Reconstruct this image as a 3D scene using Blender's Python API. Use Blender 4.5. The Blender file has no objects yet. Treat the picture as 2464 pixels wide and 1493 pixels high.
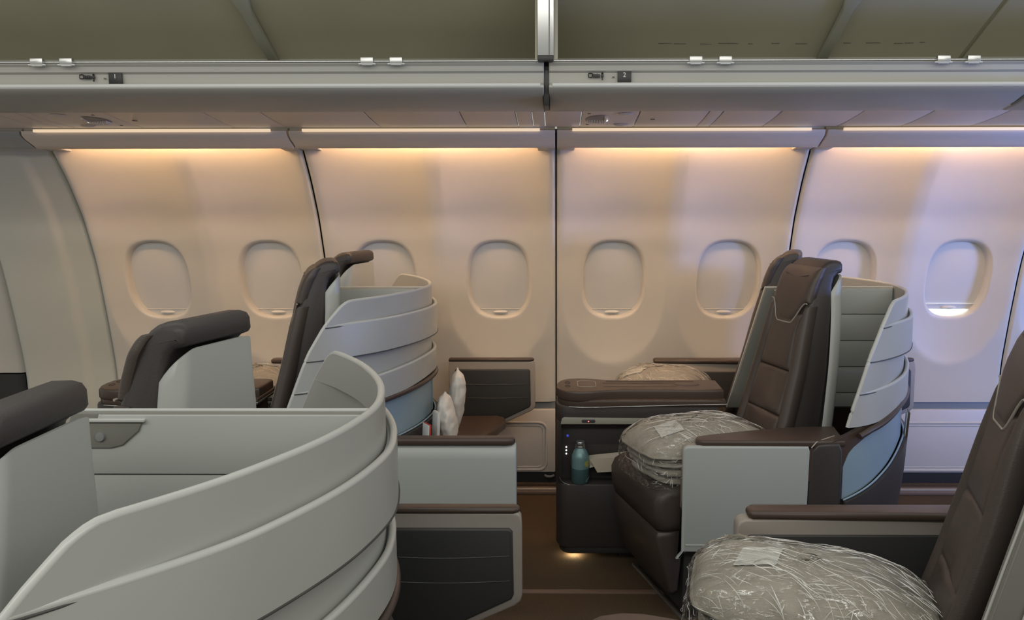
import bpy, bmesh, math, random
from mathutils import Vector, noise
R = math.radians
C = bpy.context.scene.collection
SC = bpy.context.scene
random.seed(4)

# ------------------------------------------------------------------ camera
FPX = 2124.7
cam_d = bpy.data.cameras.new('camera'); cam = bpy.data.objects.new('camera', cam_d); C.objects.link(cam)
cam_d.sensor_width = 36.0; cam_d.lens = 36.0 * FPX / 2464.0
cam_d.shift_x = -84.2 / 2464.0
cam_d.clip_start = 0.02
cam.rotation_mode = 'XYZ'
cam.location = (0, 0, 1.4119)
cam.rotation_euler = (math.pi / 2 - 0.128, 0.0016, 0.0102)
SC.camera = cam

# ------------------------------------------------------------------ light
SC.view_settings.view_transform = 'Standard'
SC.view_settings.look = 'None'
SC.view_settings.exposure = 0.0
SC.view_settings.gamma = 1.0
SC.view_settings.use_curve_mapping = False
w = bpy.data.worlds.new('world'); SC.world = w; w.use_nodes = True
w.node_tree.nodes['Background'].inputs[0].default_value = (1.0, 0.985, 0.92, 1)
w.node_tree.nodes['Background'].inputs[1].default_value = 0.43

def area(name, loc, target, sx, sy, power, col, spread=180):
    l = bpy.data.lights.new(name, 'AREA'); l.shape = 'RECTANGLE'; l.size = sx; l.size_y = sy
    l.energy = power; l.color = col; l.spread = R(spread)
    o = bpy.data.objects.new(name, l); C.objects.link(o); o.location = loc
    d = Vector(target) - Vector(loc); o.rotation_euler = d.to_track_quat('-Z', 'Y').to_euler()
    return o
# aisle ceiling lights over the two aisles, added bluish area light standing in for unmodelled open windows at right
area('aisle_ceiling_light', (0.0, 1.90, 2.28), (0.0, 2.6, 0.6), 7.0, 0.07, 15, (1.0, 0.97, 0.90))
area('ceiling_light_far_aisle', (0.0, -0.3, 2.35), (0.0, 0.9, 0.8), 6.0, 0.35, 37, (1.0, 0.97, 0.90))
area('daylight_stand_in', (4.9, 2.0, 1.0), (2.4, 3.8, 1.35), 0.9, 0.5, 19, (0.22, 0.36, 1.0), 66)

# ------------------------------------------------------------------ materials
M = {}
def mat(name, col, rough=0.5, metal=0.0, bump=0.0, bscale=200.0, var=0.0, vscale=6.0, spec=0.5, emit=None, estr=0.0, coat=0.0, stretch=None):
    m = bpy.data.materials.new(name); m.use_nodes = True; nt = m.node_tree
    b = nt.nodes['Principled BSDF']
    b.inputs['Base Color'].default_value = (*col, 1); b.inputs['Roughness'].default_value = rough
    b.inputs['Metallic'].default_value = metal; b.inputs['Specular IOR Level'].default_value = spec
    b.inputs['Coat Weight'].default_value = coat
    if emit: b.inputs['Emission Color'].default_value = (*emit, 1); b.inputs['Emission Strength'].default_value = estr
    tc = nt.nodes.new('ShaderNodeTexCoord'); src = tc.outputs['Object']
    if stretch:
        mp = nt.nodes.new('ShaderNodeMapping'); mp.inputs['Scale'].default_value = stretch
        nt.links.new(src, mp.inputs[0]); src = mp.outputs[0]
    if bump > 0:
        n = nt.nodes.new('ShaderNodeTexNoise'); n.inputs['Scale'].default_value = bscale; n.inputs['Detail'].default_value = 3
        bp = nt.nodes.new('ShaderNodeBump'); bp.inputs['Strength'].default_value = bump; bp.inputs['Distance'].default_value = 0.002
        nt.links.new(src, n.inputs['Vector']); nt.links.new(n.outputs[0], bp.inputs['Height']); nt.links.new(bp.outputs[0], b.inputs['Normal'])
    if var > 0:
        n2 = nt.nodes.new('ShaderNodeTexNoise'); n2.inputs['Scale'].default_value = vscale; n2.inputs['Detail'].default_value = 4
        mx = nt.nodes.new('ShaderNodeMix'); mx.data_type = 'RGBA'
        mx.inputs['A'].default_value = (*[c * (1 - var) for c in col], 1); mx.inputs['B'].default_value = (*[min(1, c * (1 + var)) for c in col], 1)
        nt.links.new(src, n2.inputs['Vector']); nt.links.new(n2.outputs[0], mx.inputs['Factor']); nt.links.new(mx.outputs['Result'], b.inputs['Base Color'])
    M[name] = m; return m
mat('wall', (0.64, 0.605, 0.54), 0.42, bump=0.04, bscale=400, var=0.02)
mat('wall_plain', (0.60, 0.60, 0.53), 0.45, var=0.02)
mat('dado', (0.60, 0.57, 0.53), 0.45)
mat('recess', (0.22, 0.23, 0.23), 0.5)
mat('gap', (0.02, 0.02, 0.02), 0.8)
mat('backing', (0.10, 0.10, 0.095), 0.8)
mat('shade', (0.68, 0.66, 0.63), 0.4, var=0.02)
mat('handle', (0.72, 0.69, 0.63), 0.3)
mat('bin', (0.46, 0.46, 0.42), 0.38, var=0.02)
mat('bin_lip', (0.62, 0.64, 0.62), 0.3)
mat('bin_inner', (0.42, 0.40, 0.295), 0.6, var=0.10, vscale=3)
mat('bin_strut', (0.36, 0.36, 0.30), 0.5)
mat('metal', (0.55, 0.56, 0.55), 0.28, metal=0.9)
mat('tag_black', (0.015, 0.015, 0.015), 0.4)
mat('white', (0.75, 0.77, 0.75), 0.35)
mat('psu', (0.88, 0.77, 0.68), 0.4)
mat('psu_dark', (0.14, 0.11, 0.09), 0.5)
mat('shell', (0.43, 0.44, 0.415), 0.33, bump=0.03, bscale=900, var=0.015)
mat('shell_edge', (0.50, 0.515, 0.49), 0.3)
mat('slat', (0.42, 0.44, 0.415), 0.38, bump=0.05, bscale=800)
mat('olive', (0.19, 0.19, 0.165), 0.45)
mat('leather', (0.068, 0.053, 0.046), 0.42, bump=0.25, bscale=260, var=0.12, vscale=5)
mat('leather_side', (0.045, 0.039, 0.037), 0.45, bump=0.2, bscale=300, var=0.1)
mat('piping', (0.36, 0.33, 0.29), 0.4)
mat('cover', (0.43, 0.45, 0.43), 0.36, bump=0.05, bscale=700)
mat('brown_plastic', (0.066, 0.045, 0.034), 0.38, bump=0.08, bscale=500)
mat('black', (0.038, 0.038, 0.037), 0.5)
mat('seam', (0.07, 0.07, 0.065), 0.5)
mat('blue', (0.26, 0.36, 0.43), 0.38, bump=0.05, bscale=700)
mat('armgrey', (0.40, 0.43, 0.41), 0.38, bump=0.05, bscale=700)
mat('armbeige', (0.33, 0.30, 0.265), 0.42)
mat('carpet', (0.088, 0.063, 0.040), 0.95, bump=1.0, bscale=420, var=0.45, vscale=180, spec=0.1)
mat('rail', (0.16, 0.11, 0.085), 0.45)
mat('remote_strip', (0.30, 0.29, 0.25), 0.4)
mat('bottle', (0.17, 0.30, 0.31), 0.32, metal=0.25, var=0.12, vscale=30)
mat('bottle_dark', (0.06, 0.12, 0.125), 0.35, metal=0.2)
mat('lemon', (0.35, 0.37, 0.10), 0.4)
mat('cap', (0.6, 0.6, 0.6), 0.25, metal=0.9)
mat('paper', (0.50, 0.45, 0.36), 0.7)
mat('textile', (0.36, 0.335, 0.285), 0.85, bump=0.5, bscale=350, var=0.18, vscale=18)
mat('textile_teal', (0.12, 0.155, 0.155), 0.85, bump=0.5, bscale=350, var=0.3, vscale=40)
mat('label', (0.62, 0.62, 0.60), 0.6)
mat('red_print', (0.40, 0.035, 0.025), 0.45)
mat('bag_white', (0.66, 0.65, 0.62), 0.35, bump=1.0, bscale=28, var=0.06, vscale=25)
mat('pleat_glint', (0.85, 0.85, 0.82), 0.18, spec=0.8)
mat('led_warm', (1, 1, 1), emit=(1.0, 0.62, 0.33), estr=58.0)
mat('strip_glow', (0.8, 0.7, 0.55), emit=(1.0, 0.76, 0.50), estr=0.66)
mat('lamp_white', (1, 1, 1), emit=(1.0, 0.80, 0.5), estr=26.0)
mat('red_led', (0.5, 0, 0), emit=(1.0, 0.12, 0.12), estr=6.0)
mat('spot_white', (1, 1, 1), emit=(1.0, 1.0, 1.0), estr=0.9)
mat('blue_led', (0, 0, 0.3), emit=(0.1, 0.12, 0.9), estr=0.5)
mat('sky_glow', (1, 1, 1), emit=(0.80, 0.97, 1.0), estr=2.2)
def wrap_mat():
    m = bpy.data.materials.new('plastic_wrap'); m.use_nodes = True; nt = m.node_tree; nt.nodes.clear()
    out = nt.nodes.new('ShaderNodeOutputMaterial'); mix = nt.nodes.new('ShaderNodeMixShader')
    tr = nt.nodes.new('ShaderNodeBsdfTransparent'); tr.inputs[0].default_value = (0.97, 0.97, 0.95, 1)
    gl = nt.nodes.new('ShaderNodeBsdfGlossy'); gl.inputs['Roughness'].default_value = 0.10; gl.inputs[0].default_value = (0.95, 0.95, 0.93, 1)
    tc = nt.nodes.new('ShaderNodeTexCoord'); mp = nt.nodes.new('ShaderNodeMapping'); mp.inputs['Scale'].default_value = (7, 26, 26); mp.inputs['Rotation'].default_value = (0.2, 0.3, 0.7)
    n1 = nt.nodes.new('ShaderNodeTexNoise'); n1.inputs['Scale'].default_value = 1.6; n1.inputs['Detail'].default_value = 5; n1.inputs['Distortion'].default_value = 1.2
    rd = nt.nodes.new('ShaderNodeMath'); rd.operation = 'SUBTRACT'; rd.inputs[1].default_value = 0.5
    ab = nt.nodes.new('ShaderNodeMath'); ab.operation = 'ABSOLUTE'
    bp = nt.nodes.new('ShaderNodeBump'); bp.inputs['Strength'].default_value = 1.0; bp.inputs['Distance'].default_value = 0.03
    fr = nt.nodes.new('ShaderNodeLayerWeight'); fr.inputs['Blend'].default_value = 0.10
    rm = nt.nodes.new('ShaderNodeMapRange'); rm.inputs['From Min'].default_value = 0.0; rm.inputs['From Max'].default_value = 0.022; rm.inputs['To Min'].default_value = 0.55; rm.inputs['To Max'].default_value = 0.05
    ad = nt.nodes.new('ShaderNodeMath'); ad.operation = 'ADD'; ad.use_clamp = True
    L = nt.links.new
    L(tc.outputs['Object'], mp.inputs[0]); L(mp.outputs[0], n1.inputs['Vector']); L(n1.outputs[0], rd.inputs[0]); L(rd.outputs[0], ab.inputs[0])
    L(ab.outputs[0], bp.inputs['Height']); L(ab.outputs[0], rm.inputs['Value']); L(bp.outputs[0], gl.inputs['Normal'])
    L(rm.outputs[0], ad.inputs[0]); L(fr.outputs['Fresnel'], ad.inputs[1]); L(ad.outputs[0], mix.inputs[0])
    L(tr.outputs[0], mix.inputs[1]); L(gl.outputs[0], mix.inputs[2]); L(mix.outputs[0], out.inputs[0])
    M['wrap'] = m
wrap_mat()

# ------------------------------------------------------------------ helpers
def lerp(pts, t):
    if t <= pts[0][0]: return pts[0][1]
    for (a, x), (b, y) in zip(pts, pts[1:]):
        if t <= b: return x + (y - x) * (t - a) / (b - a)
    return pts[-1][1]
def sstep(a, b, t):
    t = max(0.0, min(1.0, (t - a) / (b - a))); return t * t * (3 - 2 * t)
def tag(o, label=None, cat=None, group=None, kind=None):
    if label: o['label'] = label
    if cat: o['category'] = cat
    if group: o['group'] = group
    if kind: o['kind'] = kind
    return o
def empty(name, loc, label=None, cat=None, group=None, kind=None):
    o = bpy.data.objects.new(name, None); C.objects.link(o); o.location = loc; o.empty_display_size = 0.05
    return tag(o, label, cat, group, kind)
def mk(name, verts, faces, m, parent=None, ang=35, bevel=0.0, seg=2, loc=None):
    me = bpy.data.meshes.new(name); me.from_pydata([tuple(v) for v in verts], [], faces); me.validate()
    bm = bmesh.new(); bm.from_mesh(me)
    bmesh.ops.recalc_face_normals(bm, faces=bm.faces)
    if bevel > 0:
        ed = [e for e in bm.edges if len(e.link_faces) == 2 and e.calc_face_angle(0) > R(30)]
        bmesh.ops.bevel(bm, geom=ed, offset=bevel, segments=seg, profile=0.5, affect='EDGES', clamp_overlap=True)
    bm.to_mesh(me); bm.free()
    me.shade_smooth()
    if ang < 180: me.set_sharp_from_angle(angle=R(ang))
    me.materials.append(M[m])
    o = bpy.data.objects.new(name, me); C.objects.link(o)
    if parent is not None: o.parent = parent
    if loc: o.location = loc
    return o
def box(name, x0, x1, y0, y1, z0, z1, m, parent=None, bevel=0.004, seg=2):
    v = [(x, y, z) for x in (x0, x1) for y in (y0, y1) for z in (z0, z1)]
    f = [(0, 1, 3, 2), (4, 6, 7, 5), (0, 4, 5, 1), (2, 3, 7, 6), (0, 2, 6, 4), (1, 5, 7, 3)]
    return mk(name, v, f, m, parent, bevel=bevel, seg=seg)
def inset(poly, d):
    n = len(poly); out = []
    a = sum(poly[i][0] * poly[(i + 1) % n][1] - poly[(i + 1) % n][0] * poly[i][1] for i in range(n))
    s = 1 if a > 0 else -1
    for i in range(n):
        p0, p1, p2 = poly[i - 1], poly[i], poly[(i + 1) % n]
        e1 = Vector((p1[0] - p0[0], p1[1] - p0[1])); e2 = Vector((p2[0] - p1[0], p2[1] - p1[1]))
        e1 = e1.normalized() if e1.length > 1e-9 else Vector((1, 0)); e2 = e2.normalized() if e2.length > 1e-9 else e1
        n1 = Vector((-e1.y, e1.x)) * s; n2 = Vector((-e2.y, e2.x)) * s
        b = n1 + n2; b = b.normalized() if b.length > 1e-6 else n1
        k = max(0.5, b.dot(n1)); out.append((p1[0] + b.x * d / k, p1[1] + b.y * d / k))
    return out
def extrude(name, poly, y0, y1, m, parent=None, r=0.006, seg=3, wfun=None, axis='y', ang=35, yc=None):
    """closed polygon in (x,z) [axis y], (x,y) [axis z] or (y,z) [axis x], extruded with rounded rims; wfun(z) scales the half-width"""
    n = len(poly)
    # from the cap (outline inset by r) round to the full outline
    rings = []
    for k in range(seg + 1):
        a = math.pi / 2 * k / seg
        rings.append((y0 + r - r * math.cos(a), inset(poly, r - r * math.sin(a)) if k < seg else list(poly)))
    rings += [(y0 + y1 - y, p) for y, p in reversed(rings)]
    V = []; F = []; c = (y0 + y1) / 2 if yc is None else yc; h = (y1 - y0) / 2
    for y, p in rings:
        for q in p:
            if axis == 'y':
                yy = c + (y - (y0 + y1) / 2) * (wfun(q[1]) / h if wfun else 1); V.append((q[0], yy, q[1]))
            elif axis == 'z': V.append((q[0], q[1], y))
            else: V.append((y, q[0], q[1]))
    for k in range(len(rings) - 1):
        for i in range(n):
            j = (i + 1) % n; F.append((k * n + i, k * n + j, (k + 1) * n + j, (k + 1) * n + i))
    F.append(tuple(range(n))); F.append(tuple(reversed(range((len(rings) - 1) * n, len(rings) * n))))
    return mk(name, V, F, m, parent, ang=ang)
def rrect(x0, x1, y0, y1, r, n=5):
    p = []
    for cx, cy, a0 in ((x1 - r, y1 - r, 0), (x0 + r, y1 - r, 90), (x0 + r, y0 + r, 180), (x1 - r, y0 + r, 270)):
        for k in range(n + 1): a = R(a0 + 90 * k / n); p.append((cx + r * math.cos(a), cy + r * math.sin(a)))
    return p
def tube(name, pts, r, m, parent=None, n=8, flat=1.0, closed=False):
    V = []; F = []; L = len(pts); pts = [Vector(p) for p in pts]
    for i, p in enumerate(pts):
        t = (pts[(i + 1) % L] - pts[i - 1]) if closed else (pts[min(i + 1, L - 1)] - pts[max(i - 1, 0)])
        t = t.normalized() if t.length > 1e-9 else Vector((1, 0, 0))
        up = Vector((0, 0, 1)) if abs(t.z) < 0.95 else Vector((0, 1, 0))
        a = t.cross(up).normalized(); b = a.cross(t)
        for k in range(n):
            g = 2 * math.pi * k / n; V.append(p + a * math.cos(g) * r + b * math.sin(g) * r * flat)
    for i in range(L if closed else L - 1):
        j = (i + 1) % L
        for k in range(n):
            l = (k + 1) % n; F.append((i * n + k, i * n + l, j * n + l, j * n + k))
    if not closed: F.append(tuple(range(n))); F.append(tuple(range((L - 1) * n, L * n)))
    return mk(name, V, F, m, parent, ang=60)
def grid(name, fn, nu, nv, m, parent=None, ang=180, th=None):
    """fn(a,b)->Vector; th: vector function offset for a closed back"""
    V = []; F = []
    for j in range(nv + 1):
        for i in range(nu + 1): V.append(Vector(fn(i / nu, j / nv)))
    def q(o, i, j): return o + j * (nu + 1) + i
    for j in range(nv):
        for i in range(nu): F.append((q(0, i, j), q(0, i + 1, j), q(0, i + 1, j + 1), q(0, i, j + 1)))
    if th is not None:
        o = len(V)
        for j in range(nv + 1):
            for i in range(nu + 1): V.append(Vector(th(i / nu, j / nv)))
        for j in range(nv):
            for i in range(nu): F.append((q(o, i, j), q(o, i, j + 1), q(o, i + 1, j + 1), q(o, i + 1, j)))
        for i in range(nu):
            F.append((q(0, i, 0), q(o, i, 0), q(o, i + 1, 0), q(0, i + 1, 0))); F.append((q(0, i, nv), q(0, i + 1, nv), q(o, i + 1, nv), q(o, i, nv)))
        for j in range(nv):
            F.append((q(0, 0, j), q(0, 0, j + 1), q(o, 0, j + 1), q(o, 0, j))); F.append((q(0, nu, j), q(o, nu, j), q(o, nu, j + 1), q(0, nu, j + 1)))
    return mk(name, V, F, m, parent, ang=ang)
def lathe(name, prof, m, parent=None, n=28, cx=0, cy=0, ang=40):
    V = []; F = []
    for r, z in prof:
        for k in range(n): a = 2 * math.pi * k / n; V.append((cx + r * math.cos(a), cy + r * math.sin(a), z))
    for i in range(len(prof) - 1):
        for k in range(n): l = (k + 1) % n; F.append((i * n + k, i * n + l, (i + 1) * n + l, (i + 1) * n + k))
    F.append(tuple(range(n))); F.append(tuple(range((len(prof) - 1) * n, len(prof) * n)))
    return mk(name, V, F, m, parent, ang=ang)
def copy_tree(o, loc=None, parent=None):
    c = o.copy(); C.objects.link(c); c.parent = parent
    if loc is not None: c.location = loc
    for ch in list(o.children): copy_tree(ch, None, c)
    return c
def text(name, s, size, m, parent, loc, rot):
    cu = bpy.data.curves.new(name, 'FONT'); cu.body = s; cu.size = size; cu.extrude = 0.0008; cu.align_x = 'CENTER'; cu.align_y = 'CENTER'
    t = bpy.data.objects.new(name + '_tmp', cu); C.objects.link(t)
    me = bpy.data.meshes.new_from_object(t.evaluated_get(bpy.context.evaluated_depsgraph_get()))
    bpy.data.objects.remove(t); me.materials.append(M[m])
    o = bpy.data.objects.new(name, me); C.objects.link(o); o.parent = parent; o.location = loc; o.rotation_euler = rot
    return o

# ------------------------------------------------------------------ setting: floor, side wall
FR = 0.533
fl = box('floor', -4.2, 5.2, -1.2, 4.6, -0.06, 0.0, 'carpet', bevel=0); tag(fl, 'dark brown speckled cabin carpet', 'floor', kind='structure')
box('seat_track', -4.0, 5.0, 3.005, 3.035, -0.01, 0.004, 'rail', fl, 0.002)
box('seat_track', -4.0, 5.0, 1.99, 2.02, -0.01, 0.004, 'rail', fl, 0.002)

PROF = [(-0.1, 4.185), (0.40, 4.185), (0.55, 4.178), (0.65, 4.165), (0.86, 4.118), (1.03, 4.075), (1.13, 4.045), (1.32, 3.965), (1.47, 3.868), (1.53, 3.82), (1.58, 3.775), (1.62, 3.74), (1.70, 3.70)]
def yprof(z):
    # smooth the polyline a little
    return (lerp(PROF, z - 0.03) + 2 * lerp(PROF, z) + lerp(PROF, z + 0.03)) / 4
wall = empty('wall_right', (0, 4.2, 0), 'curved cream cabin side wall with eight oval windows', 'wall', kind='structure')
WZ, WA, WB, WN = 1.025, 0.141, 0.179, 2.7
Z0, Z1 = 0.425, 1.665
def recess(u, z, edge_l=False, edge_r=False):
    """depth (positive = toward outside) of the concave bay round a window"""
    hw = 0.236
    D = 0.046 + 0.012 * sstep(0.95, 1.35, z)
    g = 0.046 * (max(0.0, 0.92 - z) / 0.305) ** 2
    q = D * (1 - (u / hw) ** 2) - g
    e = 0.0012 + 0.006 * sstep(0.75, 1.1, z)
    return 0.5 * (q + math.sqrt(q * q + e * e))
def oval(a, s=1.0, ex=0.0):
    c, sn = math.cos(a), math.sin(a)
    return (math.copysign(abs(c) ** (2 / WN), c) * (WA * s + ex), math.copysign(abs(sn) ** (2 / WN), sn) * (WB * s + ex))
def bay(name, cx, el, er, parent):
    NA, NR = 144, 36; V = []; F = []
    H = FR / 2; g = 0.003
    xl = -H + (g if el else 0); xr = H - (g if er else 0)
    outl = []
    for i in range(NA):
        a = 2 * math.pi * (i + 0.5) / NA
        c, s = math.cos(a), math.sin(a)
        # square-ish spread of directions: project onto rectangle around the window centre
        tx = (xr if c > 0 else -xl) / abs(c) if abs(c) > 1e-9 else 1e9
        tz = ((Z1 - WZ) if s > 0 else (WZ - Z0)) / abs(s) if abs(s) > 1e-9 else 1e9
        t = min(tx, tz); outl.append([c * t, WZ + s * t])
    for cxr, czr in ((xl, Z0), (xr, Z0), (xr, Z1), (xl, Z1)):
        i = min(range(NA), key=lambda k: (outl[k][0] - cxr) ** 2 + (outl[k][1] - czr) ** 2); outl[i] = [cxr, czr]
    def P(u, z, extra=0.0):
        e = 0.0
        if er and xr - u < 0.014: e = 0.012 * (1 - (xr - u) / 0.014) ** 2
        if el and u - xl < 0.014: e = 0.012 * (1 - (u - xl) / 0.014) ** 2
        return (cx + u, yprof(z) + recess(u, z, el, er) + e + extra, z)
    rings = []
    # window reveal first (from shade plane to wall surface)
    for s, ex, dep in ((1.0, -0.006, 0.050), (1.0, -0.004, 0.030), (1.0, 0.000, 0.012), (1.0, 0.004, 0.004), (1.0, 0.010, 0.0008)):
        row = []
        for i in range(NA):
            o = outl[i]; a = math.atan2((o[1] - WZ) / WB, o[0] / WA); u, z = oval(a, s, ex); row.append(P(u, WZ + z, dep))
        rings.append(row)
    ir = []
    for i in range(NA):
        o = outl[i]; a = math.atan2((o[1] - WZ) / WB, o[0] / WA); u, z = oval(a, 1.0, 0.012); ir.append((u, WZ + z))
    for j in range(NR + 1):
        t = (j / NR); t = t * 0.85 + 0.15 * t * t
        row = []
        for i in range(NA):
            u = ir[i][0] + (outl[i][0] - ir[i][0]) * t; z = ir[i][1] + (outl[i][1] - ir[i][1]) * t; row.append(P(u, z))
        rings.append(row)
    rows = len(rings)
    for r in rings: V += r
    for j in range(rows - 1):
        for i in range(NA): k = (i + 1) % NA; F.append((j * NA + i, j * NA + k, (j + 1) * NA + k, (j + 1) * NA + i))
    return mk(name, V, F, 'wall', parent, ang=180)
def window(n, k, openz=0.0):
    cx = (k + 0.5) * FR
    e = empty('window_%d' % n, (cx, yprof(WZ) + 0.06, WZ), None, None, kind='structure')
    slope = (yprof(WZ + 0.18) - yprof(WZ - 0.18)) / 0.36
    rc = recess(0, WZ) - 0.042
    def Y(z, d): return rc - 0.06 + slope * z + d   # local y at local z
    hb = -0.145 + openz
    NP = 48
    pts = [oval(2 * math.pi * (i + 0.5) / NP, 1.0, 0.004) for i in range(NP)]
    up = [(x, z) for x, z in pts]
    # sliding shade: everything above hb, a bar with a grip below it
    V = []; F = []
    cols = 24; rowsN = 24; zt = WB + 0.004
    def half(z): return (max(0.0, 1 - (abs(z) / (WB + 0.006)) ** WN)) ** (1 / WN) * (WA + 0.006)
    def shade_fn(a, b):
        z = hb + (zt - hb) * b; h = max(half(z), 0.004); return (-h + 2 * h * a, Y(z, 0.066), z)
    grid('shade', shade_fn, cols, rowsN, 'shade', e)
    zb = max(-WB - 0.002, hb - 0.024 if openz > 0.0 else -WB - 0.002)
    def bar_fn(a, b):
        z = zb + (hb - zb) * b; h = max(half(z), 0.004); return (-h + 2 * h * a, Y(z, 0.060), z)
    grid('shade_bar', bar_fn, cols, 5, 'shade', e)
    tube('bar_edge', [(-half(hb), Y(hb, 0.058), hb), (half(hb), Y(hb, 0.058), hb)], 0.0018, 'handle', e, 6)
    hz = hb - 0.016
    V = []; F = []
    lens = [(0.036 * math.cos(2 * math.pi * i / 24), 0.0085 * math.sin(2 * math.pi * i / 24)) for i in range(24)]
    def lens_fn(a, b):
        g = 2 * math.pi * a; r = 1 - b; return (0.036 * r * math.cos(g), Y(hz, 0.058) - 0.012 * (1 - r * r) ** 0.5, hz + 0.0085 * r * math.sin(g))
    grid('grip', lens_fn, 24, 5, 'handle', e)
    if openz > 0:
        def pane_fn(a, b):
            z = -WB - 0.006 + 0.10 * b; h = 0.15; return (-h + 2 * h * a, Y(z, 0.095), z)
        grid('pane', pane_fn, 4, 2, 'sky_glow', e)
    return e
SEAMS = list(range(-4, 9, 2))
wins = 0
for s in SEAMS[:-1]:
    p = empty('side_panel', (s * FR + FR, 4.2, 0)); p.parent = wall; p.location = (s * FR + FR, 0, 0)
    # children geometry in world x: compensate for parents
    for k, el, er in ((s, True, False), (s + 1, False, True)):
        o = bay('panel_bay', (k + 0.5) * FR, el, er, p); o.location = (-(s * FR + FR), -4.2, 0)
        wins += 1
        if k <= 4: window(wins, k, 0.022 if k == 3 else 0.0)
def wchild(o): o.location = (0, -4.2, 0); return o
# backing behind seams and the plain panels forward of the first window
V = [];
def back_fn(a, b):
    z = -0.05 + 1.75 * b; return (-3.6 + 8.4 * a, yprof(z) + 0.16, z)
wchild(grid('backing', back_fn, 4, 40, 'backing', wall))
def plain(name, x0, x1, m, push=0.0, z0=0.05, z1=1.70):
    def fn(a, b):
        z = z0 + (z1 - z0) * b; x = x0 + (x1 - x0) * a
        d = min(x - x0, x1 - x); e = 0.014 * (1 - min(1, d / 0.02)) ** 2
        lip = 0.012 * (1 - sstep(0.0, 0.06, x1 - x - 0.10))
        return (x, yprof(z) + push + e + lip, z)
    return wchild(grid(name, fn, 60, 40, m, wall))
plain('plain_panel', -2.575, -2.136, 'wall_plain', 0.0)
plain('door_lining', -3.6, -2.60, 'wall', 0.03, 0.56)
plain('door_pocket', -3.6, -2.60, 'black', 0.02, 0.05, 0.555)

# dado below the windows
for s in SEAMS[:-1]:
    x0, x1 = s * FR + 0.003, (s + 2) * FR - 0.003
    wchild(box('recess_strip', x0, x1, 4.20, 4.23, 0.37, 0.43, 'recess', wall, 0.002))
    wchild(box('dado_panel', x0, x1, 4.185, 4.21, 0.072, 0.388, 'dado', wall, 0.006))
    fr = rrect(x0 + 0.06, x1 - 0.045, 0.085, 0.322, 0.035)
    wchild(tube('moulding', [(x, 4.186, z) for x, z in fr], 0.007, 'dado', wall, 8, closed=True))
    fr = rrect(x0 + 0.075, x1 - 0.060, 0.10, 0.307, 0.028)
    wchild(tube('moulding', [(x, 4.187, z) for x, z in fr], 0.0045, 'dado', wall, 8, closed=True))
    wchild(tube('anchor_eye', [(x1 - 0.03 - 0.02 * math.cos(g), 4.19 - 0.02 * math.sin(g), 0.055) for g in [math.pi * k / 8 for k in range(9)]], 0.006, 'recess', wall))
wchild(box('kick_strip', -3.6, 4.4, 4.195, 4.22, 0.0, 0.08, 'gap', wall, 0.002))
bb = box('baseboard_right', -3.6, 4.4, 4.06, 4.20, 0.0, 0.018, 'rail', None, 0.004); tag(bb, 'brown ribbed floor edge rail below the side wall', 'rail', kind='structure')
box('rib', -3.6, 4.4, 4.075, 4.095, 0.017, 0.026, 'armbeige', bb, 0.003); box('rib', -3.6, 4.4, 4.14, 4.16, 0.017, 0.028, 'carpet', bb, 0.003)

# cove: valance, brackets and the warm strips behind them
for s in SEAMS[:-1] + [-6]:
    x0, x1 = s * FR + 0.004, (s + 2) * FR - 0.004
    if s == -6: x0, x1 = -3.6, -2.136
    # valance profile (y,z)
    pv = [(3.548, 1.672), (3.552, 1.655), (3.575, 1.640), (3.62, 1.622), (3.652, 1.608), (3.660, 1.609), (3.660, 1.614), (3.63, 1.630), (3.59, 1.650), (3.575, 1.672)]
    o = extrude('cove_valance', pv, x0, x1, 'bin' if s == -6 else 'psu', wall, r=0.004, axis='x', ang=50); wchild(o)
    wchild(box('cove_top', x0, x1, 3.57, 3.87, 1.672, 1.69, 'wall', wall, 0.002))
    wchild(box('glow_strip', x0 + 0.06, x1 - 0.06, 3.530, 3.547, 1.667, 1.678, 'strip_glow', wall, 0.001)) if s != -6 else None
    for xa, xb in (((x0, x0 + 0.075), (x1 - 0.075, x1)) if s != -6 else ((x0, x1),)):
        pb = [(3.60, 1.66), (3.62, 1.628), (3.655, 1.612), (3.70, 1.610), (3.74, 1.606), (3.80, 1.602), (3.86, 1.61), (3.86, 1.67)]
        wchild(extrude('cove_bracket', pb, xa, xb, 'wall', wall, r=0.006, axis='x', ang=50))
    if s != -6:
        if s > 2: continue
        e = box('cove_light', x0 + 0.13, x1 - 0.13, 3.672, 3.690, 1.650, 1.658, 'led_warm', None, 0.001)
        tag(e, 'hidden warm light strip above window panel %s' % {-4: 'at the far left', -2: 'behind the first row seats', 0: 'above the bottle console', 2: 'above the half open shade', 4: 'aft of the half open shade', 6: 'farthest aft'}[s], 'light', 'warm cove light strips')

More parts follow.
